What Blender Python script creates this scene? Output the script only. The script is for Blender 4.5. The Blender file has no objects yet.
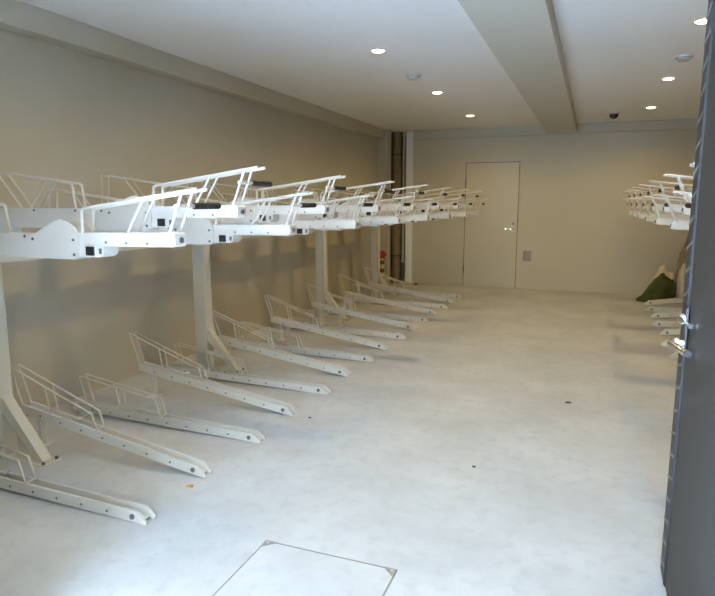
import bpy, bmesh, math, random
from mathutils import Vector, Matrix, noise
random.seed(7)
S = bpy.context.scene
COL = S.collection
PI = math.pi

# ------------------------------------------------------------------ materials
def mat(name, col, rough=.5, metal=0., spec=.5, emit=None, estr=0.):
    m = bpy.data.materials.new(name); m.use_nodes = True
    b = m.node_tree.nodes['Principled BSDF']
    b.inputs['Base Color'].default_value = (*col, 1)
    b.inputs['Roughness'].default_value = rough
    b.inputs['Metallic'].default_value = metal
    b.inputs['Specular IOR Level'].default_value = spec
    if emit:
        b.inputs['Emission Color'].default_value = (*emit, 1)
        b.inputs['Emission Strength'].default_value = estr
    return m

def mottled(name, c1, c2, scale=3., rough=.6, bump=.0, c3=None, spec=.4, bscale=60., lo=.35, hi=.65):
    """two tone noise mottling, optional third fine tone, optional bump"""
    m = mat(name, c1, rough, spec=spec); nt = m.node_tree; N = nt.nodes; L = nt.links
    b = N['Principled BSDF']
    tc = N.new('ShaderNodeTexCoord')
    n1 = N.new('ShaderNodeTexNoise'); n1.inputs['Scale'].default_value = scale
    n1.inputs['Detail'].default_value = 6; n1.inputs['Roughness'].default_value = .62
    L.new(tc.outputs['Object'], n1.inputs['Vector'])
    r = N.new('ShaderNodeValToRGB')
    r.color_ramp.elements[0].position = lo; r.color_ramp.elements[0].color = (*c1, 1)
    r.color_ramp.elements[1].position = hi; r.color_ramp.elements[1].color = (*c2, 1)
    L.new(n1.outputs['Fac'], r.inputs['Fac'])
    out = r.outputs['Color']
    if c3:
        n2 = N.new('ShaderNodeTexNoise'); n2.inputs['Scale'].default_value = scale*7
        n2.inputs['Detail'].default_value = 4
        L.new(tc.outputs['Object'], n2.inputs['Vector'])
        r2 = N.new('ShaderNodeValToRGB')
        r2.color_ramp.elements[0].position = .5; r2.color_ramp.elements[0].color = (0, 0, 0, 1)
        r2.color_ramp.elements[1].position = .75; r2.color_ramp.elements[1].color = (.55, .55, .55, 1)
        L.new(n2.outputs['Fac'], r2.inputs['Fac'])
        mx = N.new('ShaderNodeMixRGB'); mx.inputs['Color2'].default_value = (*c3, 1)
        L.new(r2.outputs['Color'], mx.inputs['Fac']); L.new(out, mx.inputs['Color1'])
        out = mx.outputs['Color']
    L.new(out, b.inputs['Base Color'])
    if bump:
        n3 = N.new('ShaderNodeTexNoise'); n3.inputs['Scale'].default_value = bscale; n3.inputs['Detail'].default_value = 5
        L.new(tc.outputs['Object'], n3.inputs['Vector'])
        bp = N.new('ShaderNodeBump'); bp.inputs['Strength'].default_value = bump; bp.inputs['Distance'].default_value = .01
        L.new(n3.outputs['Fac'], bp.inputs['Height']); L.new(bp.outputs['Normal'], b.inputs['Normal'])
    return m

M = {}
M['floor'] = mottled('concrete_floor', (.49, .49, .48), (.59, .59, .58), 1.9, .55, .12, (.43, .43, .42), spec=.35)
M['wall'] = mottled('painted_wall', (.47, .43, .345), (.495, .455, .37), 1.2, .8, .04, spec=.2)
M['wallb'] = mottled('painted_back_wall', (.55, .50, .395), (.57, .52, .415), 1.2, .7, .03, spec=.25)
M['ceil'] = mottled('white_ceiling_board', (.86, .86, .855), (.88, .88, .875), 1., .85, .02, spec=.2)
M['trim'] = mottled('cornice_paint', (.50, .465, .385), (.52, .485, .405), 1., .8, .02, spec=.2)
M['beam'] = mottled('beam_paint', (.58, .55, .475), (.60, .57, .495), 1., .8, .02, spec=.2)
M['door'] = mottled('cream_door_paint', (.56, .51, .40), (.575, .525, .415), 1., .5, .0, spec=.4)
M['seam'] = mat('dark_seam', (.16, .14, .11), .7)
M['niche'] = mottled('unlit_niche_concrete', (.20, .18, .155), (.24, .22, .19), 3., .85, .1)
M['white'] = mottled('white_powder_coat', (.61, .59, .545), (.64, .62, .575), 4., .38, .0, spec=.5)
M['wire'] = mottled('white_coated_wire', (.57, .545, .49), (.60, .575, .52), 6., .35, .0, spec=.5)
M['black'] = mottled('black_rubber', (.012, .012, .013), (.02, .02, .022), 20., .55, .3)
M['bolt'] = mat('dark_bolt', (.15, .155, .17), .4, .5)
M['post'] = mottled('cream_post_coat', (.58, .545, .45), (.61, .575, .48), 3., .45, .0)
M['leaf'] = mottled('charcoal_door_paint', (.050, .046, .042), (.056, .052, .048), 2., .6, .0, spec=.25)
M['strip'] = mat('dark_edge_strip', (.025, .027, .032), .5)
M['tooth'] = mat('pale_notch', (.24, .24, .245), .5, .2)
M['chrome'] = mat('polished_chrome', (.86, .87, .88), .12, 1.)
M['steel'] = mat('brushed_steel', (.55, .54, .5), .3, .9)
M['lens'] = mat('lit_lamp_lens', (1, .95, .85), .4, emit=(1, .86, .58), estr=3.)
M['ring'] = mat('white_lamp_ring', (.8, .79, .76), .4)
M['detector'] = mottled('grey_white_plastic', (.47, .46, .44), (.49, .48, .46), 10., .5)
M['dome'] = mat('smoked_dome', (.012, .012, .014), .12)
M['frame'] = mat('hatch_frame_metal', (.30, .30, .28), .45, .5)
M['corner'] = mottled('worn_corner_plate', (.22, .21, .19), (.34, .33, .30), 30., .5)
M['switch'] = mottled('grey_socket_plate', (.30, .27, .235), (.33, .30, .26), 10., .5)
M['pipe'] = mottled('grey_pipe', (.42, .42, .39), (.46, .46, .43), 8., .45)
M['duct'] = mottled('brown_lagged_pipe', (.20, .155, .10), (.27, .21, .14), 9., .8, .2)
M['sleeve'] = mat('dark_pipe_sleeve', (.07, .07, .07), .6)
M['green'] = mottled('dark_green_cloth', (.040, .050, .012), (.085, .095, .028), 7., .85, .5, bscale=25.)
M['cream'] = mottled('cream_sackcloth', (.62, .53, .37), (.72, .64, .48), 7., .85, .5, bscale=25.)
M['pink'] = mottled('pinkish_sackcloth', (.62, .47, .33), (.66, .60, .50), 5., .85, .5, bscale=25.)
M['brown'] = mottled('brown_sackcloth', (.20, .15, .11), (.33, .26, .19), 6., .9, .5, bscale=25.)
M['red'] = mat('red_plastic', (.42, .03, .04), .45)
M['leafbit'] = mottled('dry_leaf', (.50, .22, .05), (.60, .32, .10), 40., .8)
M['darkbit'] = mottled('dark_debris', (.07, .05, .035), (.12, .09, .06), 40., .9)

# banded post: yellow with black rings
def banded():
    m = mat('yellow_black_bands', (.6, .5, .15), .5); nt = m.node_tree; N = nt.nodes; L = nt.links
    tc = N.new('ShaderNodeTexCoord'); w = N.new('ShaderNodeTexWave')
    w.wave_type = 'BANDS'; w.bands_direction = 'Z'; w.inputs['Scale'].default_value = 2.2
    w.inputs['Distortion'].default_value = .4
    L.new(tc.outputs['Object'], w.inputs['Vector'])
    r = N.new('ShaderNodeValToRGB'); r.color_ramp.interpolation = 'CONSTANT'
    r.color_ramp.elements[0].color = (.12, .09, .04, 1)
    r.color_ramp.elements[1].position = .45; r.color_ramp.elements[1].color = (.66, .55, .25, 1)
    L.new(w.outputs['Fac'], r.inputs['Fac']); L.new(r.outputs['Color'], nt.nodes['Principled BSDF'].inputs['Base Color'])
    return m
M['banded'] = banded()

# ceiling board joints as thin darker grooves in the board material
def add_joints(m, axis_periods):
    nt = m.node_tree; N = nt.nodes; L = nt.links; b = N['Principled BSDF']
    src = b.inputs['Base Color'].links[0].from_socket
    tc = N.new('ShaderNodeTexCoord'); sp = N.new('ShaderNodeSeparateXYZ'); L.new(tc.outputs['Object'], sp.inputs[0])
    for ax, pos, width, dark in axis_periods:
        d = N.new('ShaderNodeMath'); d.operation = 'SUBTRACT'; d.inputs[1].default_value = pos; L.new(sp.outputs[ax], d.inputs[0])
        a = N.new('ShaderNodeMath'); a.operation = 'ABSOLUTE'; L.new(d.outputs[0], a.inputs[0])
        l = N.new('ShaderNodeMath'); l.operation = 'LESS_THAN'; l.inputs[1].default_value = width; L.new(a.outputs[0], l.inputs[0])
        mx = N.new('ShaderNodeMixRGB'); mx.blend_type = 'MULTIPLY'; mx.inputs['Color2'].default_value = (dark, dark, dark, 1)
        L.new(l.outputs[0], mx.inputs['Fac']); L.new(src, mx.inputs['Color1']); src = mx.outputs['Color']
    L.new(src, b.inputs['Base Color'])
add_joints(M['ceil'], [(0, -1.755, .003, .94)])
add_joints(M['floor'], [(1, 9.92, .006, .82), (1, 10.38, .005, .85)])

# ------------------------------------------------------------------ mesh helper
class MB:
    def __init__(s): s.bm = bmesh.new(); s.mi = 0
    def _f(s, vs):
        try:
            f = s.bm.faces.new(vs); f.material_index = s.mi; return f
        except ValueError: return None
    def box(s, x0, x1, y0, y1, z0, z1):
        v = [s.bm.verts.new((x, y, z)) for x in (x0, x1) for y in (y0, y1) for z in (z0, z1)]
        for q in ((0,1,3,2),(4,6,7,5),(0,4,5,1),(2,3,7,6),(0,2,6,4),(1,5,7,3)): s._f([v[i] for i in q])
        return s
    def prism(s, poly, y0, y1):            # XZ outline swept along y
        a = [s.bm.verts.new((x, y0, z)) for x, z in poly]; b = [s.bm.verts.new((x, y1, z)) for x, z in poly]
        s._f(a); s._f(b[::-1]); n = len(poly)
        for i in range(n): s._f([a[i], a[(i+1) % n], b[(i+1) % n], b[i]])
        return s
    def tube(s, pts, r, n=8):              # round bar through points with mitred bends
        pts = [Vector(p) for p in pts]; rings = []
        for i, p in enumerate(pts):
            if i == 0: d = pts[1]-p
            elif i == len(pts)-1: d = p-pts[i-1]
            else: d = (p-pts[i-1]).normalized()+(pts[i+1]-p).normalized()
            d.normalize(); u = d.cross(Vector((0, 1, 0)) if abs(d.y) < .9 else Vector((1, 0, 0))).normalized(); w = d.cross(u)
            rings.append([s.bm.verts.new(p+(u*math.cos(t)+w*math.sin(t))*r) for t in [2*PI*k/n for k in range(n)]])
        for a, b in zip(rings, rings[1:]):
            for k in range(n): s._f([a[k], a[(k+1) % n], b[(k+1) % n], b[k]])
        s._f(rings[0][::-1]); s._f(rings[-1]); return s
    def lathe(s, prof, c=(0, 0, 0), n=24, axis='z'):   # closed profile of (radius, height)
        c = Vector(c); rings = []
        for r, h in prof:
            ring = []
            for k in range(n):
                t = 2*PI*k/n; a, b = r*math.cos(t), r*math.sin(t)
                ring.append(s.bm.verts.new(c+(Vector((a, b, h)) if axis == 'z' else Vector((a, h, b)) if axis == 'y' else Vector((h, a, b)))))
            rings.append(ring)
        for a, b in zip(rings, rings[1:]):
            for k in range(n): s._f([a[k], a[(k+1) % n], b[(k+1) % n], b[k]])
        s._f(rings[0][::-1]); s._f(rings[-1]); return s
    def mirror(s, cx):
        for v in s.bm.verts: v.co.x = 2*cx-v.co.x
        return s
    def build(s, name, mats, parent=None, origin=(0, 0, 0), bevel=0, smooth=False):
        bm = s.bm; o3 = Vector(origin)
        for v in bm.verts: v.co -= o3
        bmesh.ops.recalc_face_normals(bm, faces=bm.faces)
        me = bpy.data.meshes.new(name); bm.to_mesh(me); bm.free()
        for m in (mats if isinstance(mats, (list, tuple)) else [mats]): me.materials.append(m)
        if smooth:
            for p in me.polygons: p.use_smooth = True
            try: me.set_sharp_from_angle(angle=math.radians(40))
            except Exception: pass
        o = bpy.data.objects.new(name, me); COL.objects.link(o)
        if parent is not None: o.parent = parent
        else: o.location = origin
        if bevel:
            b = o.modifiers.new('bevel', 'BEVEL'); b.width = bevel; b.segments = 2; b.limit_method = 'ANGLE'; b.angle_limit = math.radians(40)
        return o

def tag(o, label, cat, group=None):
    o['label'] = label; o['category'] = cat
    if group: o['group'] = group
    return o
def struct(o, label=None, cat=None):
    o['kind'] = 'structure'
    if label: o['label'] = label; o['category'] = cat
    return o
def thing(name, label, cat, loc, group=None):
    o = bpy.data.objects.new(name, None); COL.objects.link(o); o.location = loc; o.empty_display_size = .1
    return tag(o, label, cat, group)
def copy_tree(o, parent=None):
    c = o.copy(); COL.objects.link(c)
    if parent is not None: c.parent = parent
    for ch in [k for k in o.children]: copy_tree(ch, c)
    return c

# ------------------------------------------------------------------ room shell
XL, XR, YB, YF, ZC, ZS = -3.55, 2.46, 10.6, .3, 2.70, 2.56
struct(MB().box(-7, 7, -9, YB+.9, -.2, 0).build('floor', M['floor']), 'pale mottled concrete floor of the bicycle room', 'floor')
struct(MB().box(XL-.2, XR+.2, YF-.2, YB+.9, ZC, ZC+.2).build('ceiling', M['ceil']), 'white flat ceiling with recessed lamps', 'ceiling')
struct(MB().box(XL-.2, XL, YF-.2, YB+.9, 0, ZC).build('wall_left', M['wall']), 'long beige wall behind the left bicycle rack', 'wall')
struct(MB().box(XR, XR+.2, YF-.2, YB+.9, 0, ZC).build('wall_right', M['wall']), 'beige wall behind the right bicycle rack', 'wall')
NX0, NX1 = -3.52, -3.155
bw = MB().box(-3.03, XR, YB, YB+.2, 0, ZC)
struct(bw.build('wall_back', M['wallb']), 'cream back wall holding the flush door', 'wall')
# niche with pipes at the left end of the back wall, and the pillar beside it
struct(MB().box(XL, -3.36, 10.12, 10.32, 0, ZC).build('wall_pillar', M['wall']), 'grey pillar face between left wall and pipe niche', 'wall')
struct(MB().box(XL, XR, YB+.62, YB+.8, 0, ZC).box(XL, NX0, 10.32, YB+.62, 0, ZC).box(NX1, NX1+.05, YB+.2, YB+.62, 0, ZC).build('wall_niche', M['niche']), 'dark recess lining behind the pipes', 'wall')
struct(MB().box(NX1, -3.03, YB-.05, YB+.2, 0, ZC).build('trim_4', M['ceil'], bevel=.004), 'pale end post of the back wall beside the pipe niche', 'trim')
# front: opening to outdoors behind the viewer, and a partition carrying the dark door leaf
struct(MB().box(XL, -1.75, YF-.2, YF, 0, ZC).box(.42, XR, YF-.2, YF, 0, ZC).box(-1.75, .42, YF-.2, YF, 2.67, ZC).build('wall_front', M['wall']),
       'front wall around the wide entrance opening', 'wall')
struct(MB().box(.42, XR, 1.42, 1.56, 0, ZC).build('wall_partition', M['wall']), 'partition behind the dark entrance door', 'wall')
struct(MB().box(-7, 7, -9.2, -8.9, 0, 4.2).build('wall_sky_block', M['wall']), 'added unseen wall outside the entrance, blocking the low sky', 'wall')  # added out of view to keep low sky light off the back wall
struct(MB().box(-2.1, -1.78, -4.6, YF-.2, 0, 7).box(.48, .7, -4.6, YF-.2, 0, 7).build('wall_daylight_limit', M['wall']), 'added unseen side walls outside the entrance, narrowing the daylight', 'wall')  # added out of view to cut slanting daylight through the entrance
# cornices and beam
struct(MB().box(XL, -3.42, YF, 10.12, 2.535, ZC).build('trim_1', M['trim'], bevel=.004), 'boxed cornice along the top of the left wall', 'trim')
struct(MB().box(-3.03, XR, YB-.06, YB, ZS-.01, ZC).build('trim_2', M['trim'], bevel=.004), 'boxed cornice along the top of the back wall', 'trim')
struct(MB().box(-.77, -.315, YF, YB-.06, ZS, ZC).build('trim_3', M['beam'], bevel=.004), 'broad boxed ceiling beam running front to back', 'beam')

# flush door in the back wall
DX0, DX1, DH = -2.085, -1.195, 2.125
d = MB().box(DX0, DX1, YB-.006, YB-.0005, .006, DH).build('door_1', M['door'], bevel=.003)
struct(d, 'cream flush door in the back wall', 'door')
g = MB(); w = .011
g.box(DX0-w, DX0, YB-.003, YB-.0002, 0, DH+w).box(DX1, DX1+w, YB-.003, YB-.0002, 0, DH+w).box(DX0, DX1, YB-.003, YB-.0002, DH, DH+w)
g.build('frame_gap', M['seam'], d)
h = MB().box(-1.29, -1.245, YB-.018, YB-.006, .985, 1.055).build('lever_handle', M['chrome'], d, bevel=.003)
MB().tube([(-1.268, YB-.018, 1.015), (-1.268, YB-.062, 1.015), (-1.395, YB-.062, 1.015)], .013).build('lever', M['chrome'], h, smooth=True)
MB().lathe([(.016, -.02), (.016, 0)], (-1.262, YB-.006, 1.10), 16, 'y').build('lock_cylinder', M['bolt'], d)
for hz in (.3, 1.8):
    MB().tube([(DX0-.004, YB-.012, hz-.07), (DX0-.004, YB-.012, hz+.07)], .011).build('hinge', M['bolt'], d, smooth=True)
# socket plate
sw = MB().box(-1.08, -.945, YB-.014, YB, .475, .645).build('wall_socket_plate', M['switch'], bevel=.006)
tag(sw, 'small grey plate low on back wall right of the door', 'socket')
MB().box(-1.06, -.965, YB-.018, YB-.0135, .515, .605).build('socket_face', M['switch'], sw, bevel=.002)

# dark entrance door standing open on the right
LX = .333
lf = MB().box(LX, LX+.045, 1.56, 2.5, .012, 2.64).build('door_2', M['leaf'], bevel=.003)
struct(lf, 'charcoal grey entrance door standing open on the right', 'door')
es = MB().box(LX-.005, LX, 2.37, 2.498, .014, 2.63).build('edge_strip', M['strip'], lf)
tm = MB(); z = .05
while z < 2.6:
    a = [tm.bm.verts.new((LX-.0075, y, zz)) for y, zz in ((2.495, z), (2.385, z+.03), (2.385, z+.041), (2.495, z+.009))]
    b = [tm.bm.verts.new((LX-.0045, v.co.y, v.co.z)) for v in a]
    tm._f(a); tm._f(b[::-1])
    for i in range(4): tm._f([a[i], a[(i+1) % 4], b[(i+1) % 4], b[i]])
    z += .088
tm.build('notch', M['tooth'], es)
MB().box(LX-.008, LX-.004, 2.371, 2.378, .02, 2.62).build('strip_edge_bead', M['leaf'], lf)
# added leaf, unseen left of the entrance, keeps daylight off the floor there
l2 = MB().box(-1.745, -1.70, .33, 1.12, .012, 2.30).build('door_shade_leaf', M['leaf'], bevel=.003)
struct(l2, 'added charcoal grey door leaf out of view, shading the left floor', 'door')
MB().tube([(-1.70, 1.04, .935), (-1.645, 1.04, .935), (-1.64, 1.02, .935), (-1.655, .90, .935)], .0125, 12).build('lever_handle', M['chrome'], l2, smooth=True)
# lock and lever
pl = MB().box(LX-.012, LX-.005, 2.325, 2.365, .92, 1.09).build('lock_plate', M['bolt'], lf, bevel=.003)
MB().lathe([(.014, -.02), (.018, -.015), (.018, 0)], (LX-.012, 2.345, 1.05), 20, 'x').build('lock_cylinder', M['chrome'], pl, smooth=True)
MB().tube([(LX-.012, 2.345, .965), (LX-.05, 2.345, .965), (LX-.053, 2.325, .965), (LX-.022, 2.17, .965)], .0125, 12).build('lever_handle', M['chrome'], lf, smooth=True)
MB().tube([(LX-.012, 2.345, 1.05), (LX-.03, 2.335, 1.05), (LX-.014, 2.21, 1.05)], .010, 12).build('thumb_turn', M['chrome'], lf, smooth=True)
MB().tube([(LX+.045, 2.37, .965), (LX+.10, 2.37, .965), (LX+.10, 2.23, .965)], .0125, 12).build('outer_lever_handle', M['chrome'], lf, smooth=True)
for hz in (.25, 1.3, 2.4):
    MB().tube([(LX+.052, 1.56, hz-.06), (LX+.052, 1.56, hz+.06)], .012).build('hinge', M['steel'], lf, smooth=True)

# ------------------------------------------------------------------ ceiling fittings
def lamp(x, y, label, watts):
    t = thing('recessed_downlight', label, 'ceiling lamp', (x, y, ZC), 'recessed downlights')
    MB().lathe([(.050, 0), (.066, 0), (.066, -.006), (.052, -.010), (.048, -.004)], (0, 0, 0), 32).build('trim_ring', M['ring'], t, smooth=True)
    MB().lathe([(.045, -.0015), (.047, -.010), (.034, -.016), (.002, -.018)], (0, 0, 0), 28).build('lamp_lens', M['lens'], t, smooth=True)
    l = bpy.data.lights.new('downlight_beam', 'SPOT'); l.energy = watts; l.color = (1, .74, .29)
    l.spot_size = math.radians(166); l.spot_blend = .5; l.shadow_soft_size = .02
    o = bpy.data.objects.new('downlight_beam', l); COL.objects.link(o); o.parent = t; o.location = (0, 0, -.05)
LW = 3.15
for y, lb in ((.87, 'recessed ceiling lamp nearest the entrance in the left row'), (2.91, 'second recessed ceiling lamp from the entrance in the left row'),
              (4.96, 'lit recessed ceiling lamp left of the beam, nearest in view'), (7.01, 'lit recessed ceiling lamp left of the beam, middle of three in view'),
              (8.98, 'lit recessed ceiling lamp left of the beam, nearest the back wall')):
    lamp(-1.735, y, lb, LW*(.85 if y < 1 else 1))
for y, lb in ((2.95, 'second recessed ceiling lamp from the entrance in the right row'), (4.99, 'lit recessed ceiling lamp beside the top of the dark door'),
              (7.09, 'lit recessed ceiling lamp right of the beam, middle of three in view'), (9.09, 'lit recessed ceiling lamp right of the beam, nearest the dome camera')):
    lamp(.633, y, lb, LW)
def detector(x, y, label):
    t = thing('smoke_detector', label, 'detector', (x, y, ZC), 'ceiling detectors')
    MB().lathe([(.075, 0), (.075, -.012), (.07, -.018)], n=28).build('base', M['detector'], t, smooth=True)
    MB().lathe([(.055, -.018), (.055, -.036), (.035, -.046), (.004, -.048)], n=28).build('cap', M['detector'], t, smooth=True)
detector(-1.735, 6.02, 'round grey detector on ceiling left of the beam')
detector(.652, 6.1, 'round grey detector on ceiling near the dark door')
t = thing('ceiling_dome_camera', 'dark dome camera on ceiling right of the beam', 'ceiling camera', (.19, 9.4, ZC))
MB().lathe([(.075, 0), (.075, -.02), (.066, -.03)], n=28).build('base', M['detector'], t, smooth=True)
MB().lathe([(.062, -.03), (.06, -.05), (.048, -.075), (.028, -.09), (.003, -.095)], n=28).build('dome', M['dome'], t, smooth=True)
tag(MB().lathe([(.06, 0), (.06, -.006), (.05, -.010), (.003, -.011)], n=28).build('ceiling_cover_plate', M['ceil'], origin=(0, 0, 0), smooth=True),
    'faint round cover plate on ceiling near the back cornice, left of the beam', 'cover plate').location = (-1.33, 9.3, ZC)

# ------------------------------------------------------------------ hatch in the floor
hx0, hx1, hy0, hy1 = -1.245, -.65, 1.50, 2.12
t = thing('floor_hatch', 'square floor hatch with metal corner plates set in concrete', 'hatch', ((hx0+hx1)/2, (hy0+hy1)/2, 0))
off = Vector(t.location)
def hb(mb, name, m, **k):
    return mb.build(name, m, t, origin=off, **k)
hb(MB().box(hx0+.004, hx1-.004, hy0+.004, hy1-.004, -.01, .003), 'panel', M['floor'])
f = MB()
for (a, b, c, e) in ((hx0, hx1, hy1-.005, hy1), (hx0, hx1, hy0, hy0+.005), (hx0, hx0+.005, hy0, hy1), (hx1-.005, hx1, hy0, hy1)): f.box(a, b, c, e, -.01, .0045)
hb(f, 'frame', M['frame'])
for sx, sy in ((hx0, hy1), (hx1, hy1), (hx0, hy0), (hx1, hy0)):
    dx = .055 if sx == hx0 else -.055; dy = -.055 if sy == hy1 else .055
    q = MB(); pts = [(sx, sy), (sx+dx, sy), (sx, sy+dy)]
    a = [q.bm.verts.new((x, y, .0035)) for x, y in pts]; b = [q.bm.verts.new((x, y, .0062)) for x, y in pts]
    q._f(a); q._f(b[::-1])
    for i in range(3): q._f([a[i], a[(i+1) % 3], b[(i+1) % 3], b[i]])
    c = hb(q, 'corner_plate', M['corner'])
    MB().lathe([(.006, .006), (.006, .009)], (sx+dx*.3-off.x, sy+dy*.3-off.y, 0), 10).build('screw', M['steel'], c)

# ------------------------------------------------------------------ bicycle trays
CX = -.545                             # the right rack mirrors the left about this plane
ORD = ['first', 'second', 'third', 'fourth', 'fifth', 'sixth', 'seventh', 'eighth', 'ninth', 'tenth', 'eleventh', 'twelfth', 'thirteenth', 'fourteenth', 'fifteenth']

def lerp_line(p, q, x): return p[1]+(q[1]-p[1])*(x-p[0])/(q[0]-p[0])

def make_lower(raised, mir):
    org = Vector((-2.5 if not mir else 2*CX+2.5, 0, 0))
    nm = 'floor_bicycle_tray'
    t = thing(nm, 'x', 'bicycle rack tray', org)
    def fin(mb, name, m, parent=None, **k):
        if mir: mb.mirror(CX)
        return mb.build(name, m, parent or t, origin=org, **k)
    if raised: A, B = (-1.852, .0), (-3.15, .195)
    else: A, B = (-1.822, .0), (-3.30, .03)
    H = .056
    zb = lambda x: lerp_line(A, B, x)
    tr = MB()
    for s in (-1, 1):
        y0, y1 = (s*.036, s*.022)
        tr.prism([(A[0], A[1]+.001), (A[0]+.004, A[1]+.012), (A[0]-.048, zb(A[0]-.048)+H), (B[0], B[1]+H), (B[0], B[1])], y0, y1)
    tr.prism([(A[0]-.02, zb(A[0]-.02)+.012), (A[0]-.02, zb(A[0]-.02)+.02), (B[0], B[1]+.03), (B[0], B[1]+.022)], -.022, .022)
    tr.mi = 1
    for k in range(8):
        x = A[0]-.22-.155*k
        if x < B[0]+.03: break
        for s in (-1, 1): tr.lathe([(.0065, -.002), (.0065, .002)], (x, s*.0365, zb(x)+H*.45), 8, 'y')
    tray = fin(tr, 'tray', [M['white'], M['bolt']], bevel=0)
    for s in (-1, 1):
        fin(MB().lathe([(.013, -.004), (.013, .004)], (A[0]-.072, s*.038, zb(A[0]-.072)+H*.5), 12, 'y'), 'end_bolt', M['bolt'], tray)
    if raised: P = [(-2.575, zb(-2.575)+.04), (-2.61, .258), (-3.225, .478), (-3.14, .23)]; mid = ((-2.93, zb(-2.93)+.05), (-2.955, .3815))
    else: P = [(-2.555, .05), (-2.60, .186), (-3.23, .275), (-3.17, .07)]; mid = ((-2.885, .06), (-2.92, .231))
    for s in (-1, 1):
        y = s*.029; gm = MB()
        gm.tube([(x, y, z) for x, z in P], .0058).tube([(mid[0][0], y, mid[0][1]), (mid[1][0], y, mid[1][1])], .0055)
        fin(gm, 'wheel_guide', M['wire'], smooth=True)
    cb = MB().tube([(P[0][0], -.031, P[0][1]+.024), (P[0][0], .031, P[0][1]+.024)], .0055)
    fin(cb, 'guide_crossbar', M['wire'], smooth=True)
    # bent stop tab standing in the channel
    x = -2.76; z = zb(x)
    sm = MB().box(x-.004, x+.004, -.014, .014, z+.025, z+H+.012).box(x-.004, x+.04, -.014, .014, z+H+.012, z+H+.02)
    fin(sm, 'wheel_stop', M['white'])
    if raised:
        lm = MB().box(-3.052, -3.028, -.02, .02, .0, zb(-3.04)+.02).box(-3.075, -3.005, -.04, .04, 0, .006)
        fin(lm, 'rear_leg', M['white'])
    else:
        fin(MB().box(-3.25, -3.18, -.04, .04, 0, zb(-3.2)+.012), 'rear_pad', M['white'])
    return t

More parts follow.
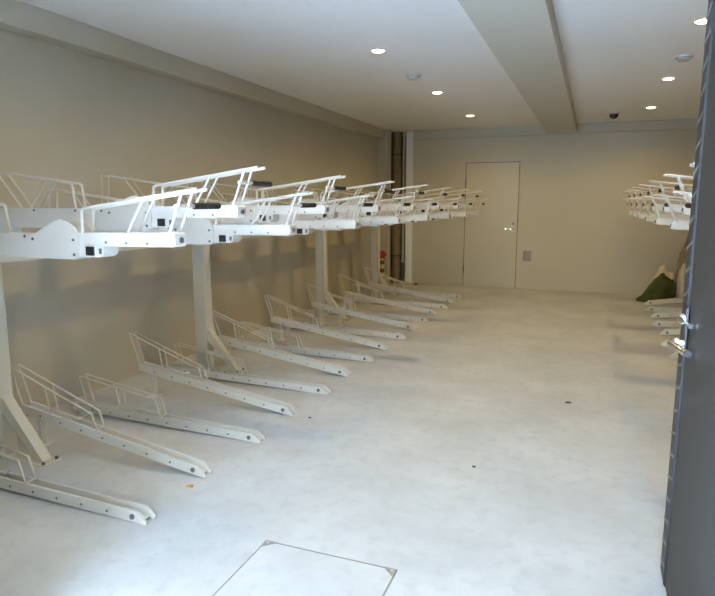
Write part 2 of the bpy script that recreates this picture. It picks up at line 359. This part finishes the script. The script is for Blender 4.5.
def make_upper(high, mir):
    dz = .11 if high else 0.
    org = Vector((-2.5 if not mir else 2*CX+2.5, 0, 1.2))
    t = thing('sliding_bicycle_tray', 'x', 'bicycle rack tray', org)
    def fin(mb, name, m, parent=None, lift=True, **k):
        if lift:
            for v in mb.bm.verts: v.co.z += dz
        if mir: mb.mirror(CX)
        return mb.build(name, m, parent or t, origin=org, **k)
    # fixed arm over the beam
    a = MB()
    for s in (-1, 1): a.box(-3.42, -2.12, min(s*.041, s*.029), max(s*.041, s*.029), 1.203, 1.312)
    a.box(-3.42, -2.12, -.029, .029, 1.203, 1.215)
    a.mi = 1
    for x in (-3.2, -2.9, -2.6, -2.42):
        for s in (-1, 1): a.lathe([(.007, -.002), (.007, .002)], (x, s*.0415, 1.30), 8, 'y')
    arm = fin(a, 'fixed_arm', [M['white'], M['bolt']])
    if high: fin(MB().box(-3.19, -3.10, -.04, .04, 1.2, 1.313), 'riser', M['white'], lift=False)
    # humped cover plates at the joint
    prof = [(-2.44, 1.204), (-2.10, 1.212), (-2.092, 1.26), (-2.094, 1.305), (-2.115, 1.345), (-2.15, 1.368), (-2.19, 1.378), (-2.225, 1.372), (-2.27, 1.352), (-2.36, 1.306), (-2.44, 1.285)]
    for s in (-1, 1):
        c = MB().prism(prof, min(s*.041, s*.051), max(s*.041, s*.051))
        c.mi = 1
        for x, z in ((-2.12, 1.225), (-2.12, 1.29), (-2.36, 1.29)): c.lathe([(.007, -.003), (.007, .003)], (x, s*.051, z), 8, 'y')
        fin(c, 'cover_plate', [M['white'], M['bolt']])
    # roller box under the rear of the sliding tray
    rb = fin(MB().prism([(-2.10, 1.222), (-2.09, 1.217), (-1.985, 1.217), (-1.962, 1.23), (-1.962, 1.268), (-2.10, 1.268)], -.043, .043), 'roller_housing', M['white'])
    fin(MB().box(-2.055, -2.012, -.050, -.036, 1.224, 1.262), 'roller', M['black'], rb)
    fin(MB().box(-1.985, -1.972, -.047, -.042, 1.232, 1.256), 'latch', M['bolt'], rb)
    # sliding tray
    tr = MB(); zf0, zf1 = 1.268, 1.328
    for s in (-1, 1): tr.prism([(-2.11, zf0-.005), (-1.60, zf0+.003), (-1.60, zf1+.001), (-2.11, zf1-.006)], min(s*.038, s*.027), max(s*.038, s*.027))
    tr.prism([(-2.11, zf0-.005), (-1.60, zf0+.003), (-1.60, zf0+.012), (-2.11, zf0+.004)], -.027, .027)
    tr.mi = 1
    for x in (-1.95, -1.84, -1.73):
        for s in (-1, 1): tr.lathe([(.0055, -.002), (.0055, .002)], (x, s*.0385, 1.282), 8, 'y')
    tray = fin(tr, 'sliding_tray', [M['white'], M['bolt']])
    cap = fin(MB().prism([(-1.60, zf0+.002), (-1.589, zf0+.01), (-1.589, zf1-.008), (-1.60, zf1+.002)], -.037, .037), 'end_cap', M['white'], tray)
    fin(MB().lathe([(.012, -.004), (.012, .006)], (-1.588, 0, 1.298), 12, 'x'), 'end_bolt', M['bolt'], tray)
    # front wheel guides
    for s in (-1, 1):
        y = s*.034; gm = MB()
        gm.tube([(-2.082, y, 1.315), (-2.080, y, 1.418), (-2.066, y, 1.426), (-1.474, y, 1.505)], .0075)
        gm.tube([(-1.62, y, 1.32), (-1.548, y, 1.493)], .0062).tube([(-1.838, y, 1.318), (-1.742, y, 1.468)], .0062)
        fin(gm, 'front_wheel_guide', M['wire'], smooth=True)
    hd = fin(MB().tube([(-1.575, -.045, 1.437), (-1.575, .08, 1.437)], .0085), 'handle', M['wire'], smooth=True)
    g = MB(); n = 9; pr = []
    for k in range(n):
        y = .075+.165*k/(n-1); pr += [(.0125, y), (.0148, y+.008), (.0148, y+.016), (.0125, y+.022)]
    g.lathe(pr, (-1.575, 0, 1.437), 12, 'y'); fin(g, 'grip', M['black'], hd, smooth=True)
    # rear wheel guides on the fixed arm
    for s in (-1, 1):
        y = s*.034; gm = MB()
        gm.tube([(-2.60, y, 1.30), (-2.618, y, 1.434), (-2.632, y, 1.442), (-3.38, y, 1.542), (-3.40, y, 1.30)], .0072)
        gm.tube([(-2.80, y, 1.464), (-2.94, y, 1.30)], .006).tube([(-3.175, y, 1.518), (-2.985, y, 1.30)], .006)
        fin(gm, 'rear_wheel_guide', M['wire'], smooth=True)
    return t

def make_frame(y0, y1, posts, mir, label):
    org = Vector((-3.145 if not mir else 2*CX+3.145, y0, 0))
    t = thing('rack_frame', label, 'bicycle rack', org)
    def fin(mb, name, m, parent=None, **k):
        if mir: mb.mirror(CX)
        return mb.build(name, m, parent or t, origin=org, **k)
    bm_ = fin(MB().box(-3.20, -3.09, y0+.33, y1, 1.115, 1.2), 'top_beam', M['post'], bevel=.006)
    fin(MB().box(-3.18, -3.11, y0-.06, y0+.33, 1.165, 1.2), 'beam_extension', M['post'])
    fin(MB().box(-3.195, -3.095, y0+.322, y0+.33, 1.12, 1.195), 'end_cap', M['bolt'], bm_)
    for yp in posts:
        p = fin(MB().box(-3.205, -3.085, yp-.05, yp+.05, .006, 1.115), 'post', M['post'], bevel=.008)
        q = MB().prism([(-3.085, .36), (-2.80, .012), (-2.85, .006), (-3.085, .26)], yp-.032, yp+.032)
        fin(q, 'diagonal_brace', M['post'], p)
        fp = MB().box(-3.25, -2.76, yp-.06, yp+.06, 0, .006); fp.mi = 1
        for x in (-2.785, -3.225):
            for s in (-1, 1): fp.lathe([(.009, .006), (.009, .02)], (x, yp+s*.045, 0), 6)
        fin(fp, 'foot_plate', [M['post'], M['bolt']], p)
    return t

Y0, DY = 2.078, .5075
protoL = {r: make_lower(r, False) for r in (0, 1)}
protoU = {r: make_upper(r, False) for r in (0, 1)}
used = set()
def place(proto, key, y, label, group):
    o = proto if key not in used else copy_tree(proto)
    used.add(key); o.location.y = y; o['label'] = label; o['group'] = group
    return o
cnt = {}
for i in range(15):
    k = i % 2; n = i//2
    shape = 'rear-raised' if k else 'flat'; hgt = 'high-set' if k else 'low-set'
    end = ' from the entrance'
    place(protoL[k], ('L', k, 0), Y0-(.02 if k else .008)+DY*i, '%s %s white floor tray%s of the left rack' % (ORD[n], shape, end), 'floor trays of the left bicycle rack')
    place(protoU[k], ('U', k, 0), Y0-(.03 if k else .0)+DY*i, '%s %s white sliding tray%s of the left upper tier' % (ORD[n], hgt, end), 'upper trays of the left bicycle rack')
make_frame(2.05, 9.36, (2.385, 4.38, 6.88, 8.92), False, 'cream steel post and beam frame under the left upper trays')

protoLR = {r: make_lower(r, True) for r in (0, 1)}
protoUR = {r: make_upper(r, True) for r in (0, 1)}
YR = 3.02
for i in range(14):
    k = 1-i % 2; n = i//2
    shape = 'rear-raised' if k else 'flat'; hgt = 'high-set' if k else 'low-set'
    end = ' from the entrance'
    if i < 13: place(protoLR[k], ('L', k, 1), YR+.54*i, '%s %s white floor tray%s of the right rack' % (ORD[n], shape, end), 'floor trays of the right bicycle rack')
    place(protoUR[k], ('U', k, 1), YR+.54*i, '%s %s white sliding tray%s of the right upper tier' % (ORD[n], hgt, end), 'upper trays of the right bicycle rack')
make_frame(2.95, 10.15, (3.35, 5.45, 7.6, 9.45), True, 'cream steel post and beam frame under the right upper trays')

# ------------------------------------------------------------------ pipe niche, banded post, sacks, litter
t = thing('lagged_pipe', 'thick brown vertical pipe inside the dark niche', 'pipe', (-3.335, 10.58, 0))
MB().lathe([(.09, 0), (.09, 2.69)], n=20).build('pipe_body', M['duct'], t, smooth=True)
for z in (.5, 1.4, 2.3): MB().lathe([(.093, z-.012), (.095, z), (.093, z+.012)], n=20).build('pipe_band', M['sleeve'], t, smooth=True)
t = thing('drain_pipe', 'slim pale grey vertical pipe at the right edge of the niche', 'pipe', (-3.193, 10.535, 0))
MB().lathe([(.019, .36), (.019, 2.69)], n=16).build('pipe_body', M['pipe'], t, smooth=True)
MB().lathe([(.026, 0), (.026, .38)], n=16).build('dark_sleeve', M['sleeve'], t, smooth=True)
t = thing('banded_post', 'slim yellow and dark banded post with red top beside the niche', 'post', (-3.385, 9.95, 0))
MB().lathe([(.05, 0), (.05, .02), (.038, .03)], n=18).build('base', M['sleeve'], t, smooth=True)
MB().lathe([(.036, .03), (.036, .50)], n=18).build('shaft', M['banded'], t, smooth=True)
MB().lathe([(.05, .50), (.055, .52), (.055, .60), (.03, .63), (.003, .635)], n=18).build('red_cap', M['red'], t, smooth=True)
MB().box(-.075, .075, -.02, .02, .54, .58).build('red_grip', M['red'], t, bevel=.006)

def blob(name, c, size, m, label, cat, seed, amp=.16, lean=0., flat=.0, rotz=0.):
    bm = bmesh.new(); bmesh.ops.create_icosphere(bm, subdivisions=5, radius=1)
    for v in bm.verts:
        p = v.co.copy(); q = p*1.6+Vector((seed*3.1, seed*1.7, seed))
        d = noise.noise(q)*amp*1.5 + abs(noise.noise(q*2.6))*amp*.8 + noise.noise(q*6)*amp*.22
        p *= 1+d
        if p.z < -.45: p.z = -.45-(p.z+.45)*-.05
        p.x += lean*max(0, p.z+.45)
        if flat: p.z = -.45+(p.z+.45)*(1-flat*max(0., min(1., (.35-p.x)/1.3)))
        v.co = p
    zmin = min(v.co.z for v in bm.verts); zmax = max(v.co.z for v in bm.verts)
    for v in bm.verts:
        v.co = Vector((v.co.x*size[0]/2, v.co.y*size[1]/2, (v.co.z-zmin)/(zmax-zmin)*size[2]))
    me = bpy.data.meshes.new(name); bm.to_mesh(me); bm.free(); me.materials.append(m)
    for p in me.polygons: p.use_smooth = True
    o = bpy.data.objects.new(name, me); COL.objects.link(o); o.location = c; o.rotation_euler.z = rotz
    return tag(o, label, cat, 'sacks heaped by the back wall')
blob('cloth_sack', (.91, 9.86, 0), (.46, .30, .43), M['green'], 'dark green cloth bundle slumped on floor by the back wall', 'sack', 1, lean=.25, flat=.75)
blob('cloth_sack', (1.07, 10.26, 0), (.28, .26, .52), M['cream'], 'cream sack standing just behind the dark green bundle', 'sack', 2)
blob('cloth_sack', (1.31, 9.88, 0), (.22, .28, .60), M['pink'], 'pinkish cream sack right of the dark green bundle', 'sack', 3)
blob('cloth_sack', (1.36, 10.36, 0), (.24, .26, 1.02), M['brown'], 'tall brown sack leaning behind the pinkish cream sack', 'sack', 4, lean=.06)

def litter(name, x, y, r, m, label, cat):
    b = MB(); n = 7; rs = random.Random(int(x*100)+int(y*37))
    top = [(r*(.6+.6*rs.random())*math.cos(2*PI*k/n), r*.7*(.6+.6*rs.random())*math.sin(2*PI*k/n)) for k in range(n)]
    a = [b.bm.verts.new((px, py, .0005)) for px, py in top]; c = [b.bm.verts.new((px*.9, py*.9, .004+.5*r*rs.random()*.6)) for px, py in top]
    b._f(a); b._f(c[::-1])
    for k in range(n): b._f([a[k], a[(k+1) % n], c[(k+1) % n], c[k]])
    o = b.build(name, m); o.location = (x, y, 0); return tag(o, label, cat)
litter('dry_leaf', -1.865, 2.425, .022, M['leafbit'], 'orange dry leaf scrap on floor beside the second nearest tray tip', 'leaf')
litter('dry_leaf', -.096, 4.53, .024, M['darkbit'], 'small brown leaf scrap on the open floor right of centre', 'leaf')
litter('pebble', -.54, 3.19, .012, M['darkbit'], 'tiny dark speck on the open floor near the room centre', 'pebble')
litter('pebble', -1.726, 3.563, .012, M['darkbit'], 'tiny dark speck on floor just right of a raised tray tip', 'pebble')
litter('floor_scrap', -2.93, 10.42, .07, M['darkbit'], 'small dark brown lump on floor at left foot of back wall', 'scrap')

# ------------------------------------------------------------------ daylight and camera
w = bpy.data.worlds.new('sky'); S.world = w; w.use_nodes = True
bg = w.node_tree.nodes['Background']; bg.inputs['Color'].default_value = (.56, .745, 1.0, 1); bg.inputs['Strength'].default_value = 2.8
pl = bpy.data.lights.new('entrance_portal', 'AREA'); pl.shape = 'RECTANGLE'; pl.size = 2.2; pl.size_y = 2.67
pl.cycles.is_portal = True
po = bpy.data.objects.new('entrance_portal', pl); COL.objects.link(po); po.location = (-.69, YF-.1, 1.335); po.rotation_euler = (PI/2, 0, PI)

sn = bpy.data.lights.new('bounce_sun', 'SUN'); sn.energy = 7.7; sn.color = (.46, .66, 1.); sn.angle = math.radians(2)  # added light, its bounce off the unseen entrance ground brightens the ceiling
so = bpy.data.objects.new('bounce_sun', sn); COL.objects.link(so); so.location = (-.4, -6, 9); so.rotation_euler = (math.radians(21), 0, 0)
f_px = 604.; pitch = math.atan(95/604.); yaw = math.atan((594-357.5)*math.cos(pitch)/604.)
cam = bpy.data.cameras.new('camera'); co = bpy.data.objects.new('camera', cam); COL.objects.link(co)
cam.sensor_fit = 'HORIZONTAL'; cam.sensor_width = 36; cam.lens = 36*f_px/715; cam.clip_start = .02
co.location = (0, 0, 1.45); co.rotation_euler = (PI/2-pitch, 0, yaw)
S.camera = co
vs = S.view_settings; vs.view_transform = 'Standard'; vs.look = 'None'; vs.gamma = 1; vs.exposure = 3.30; vs.use_curve_mapping = False
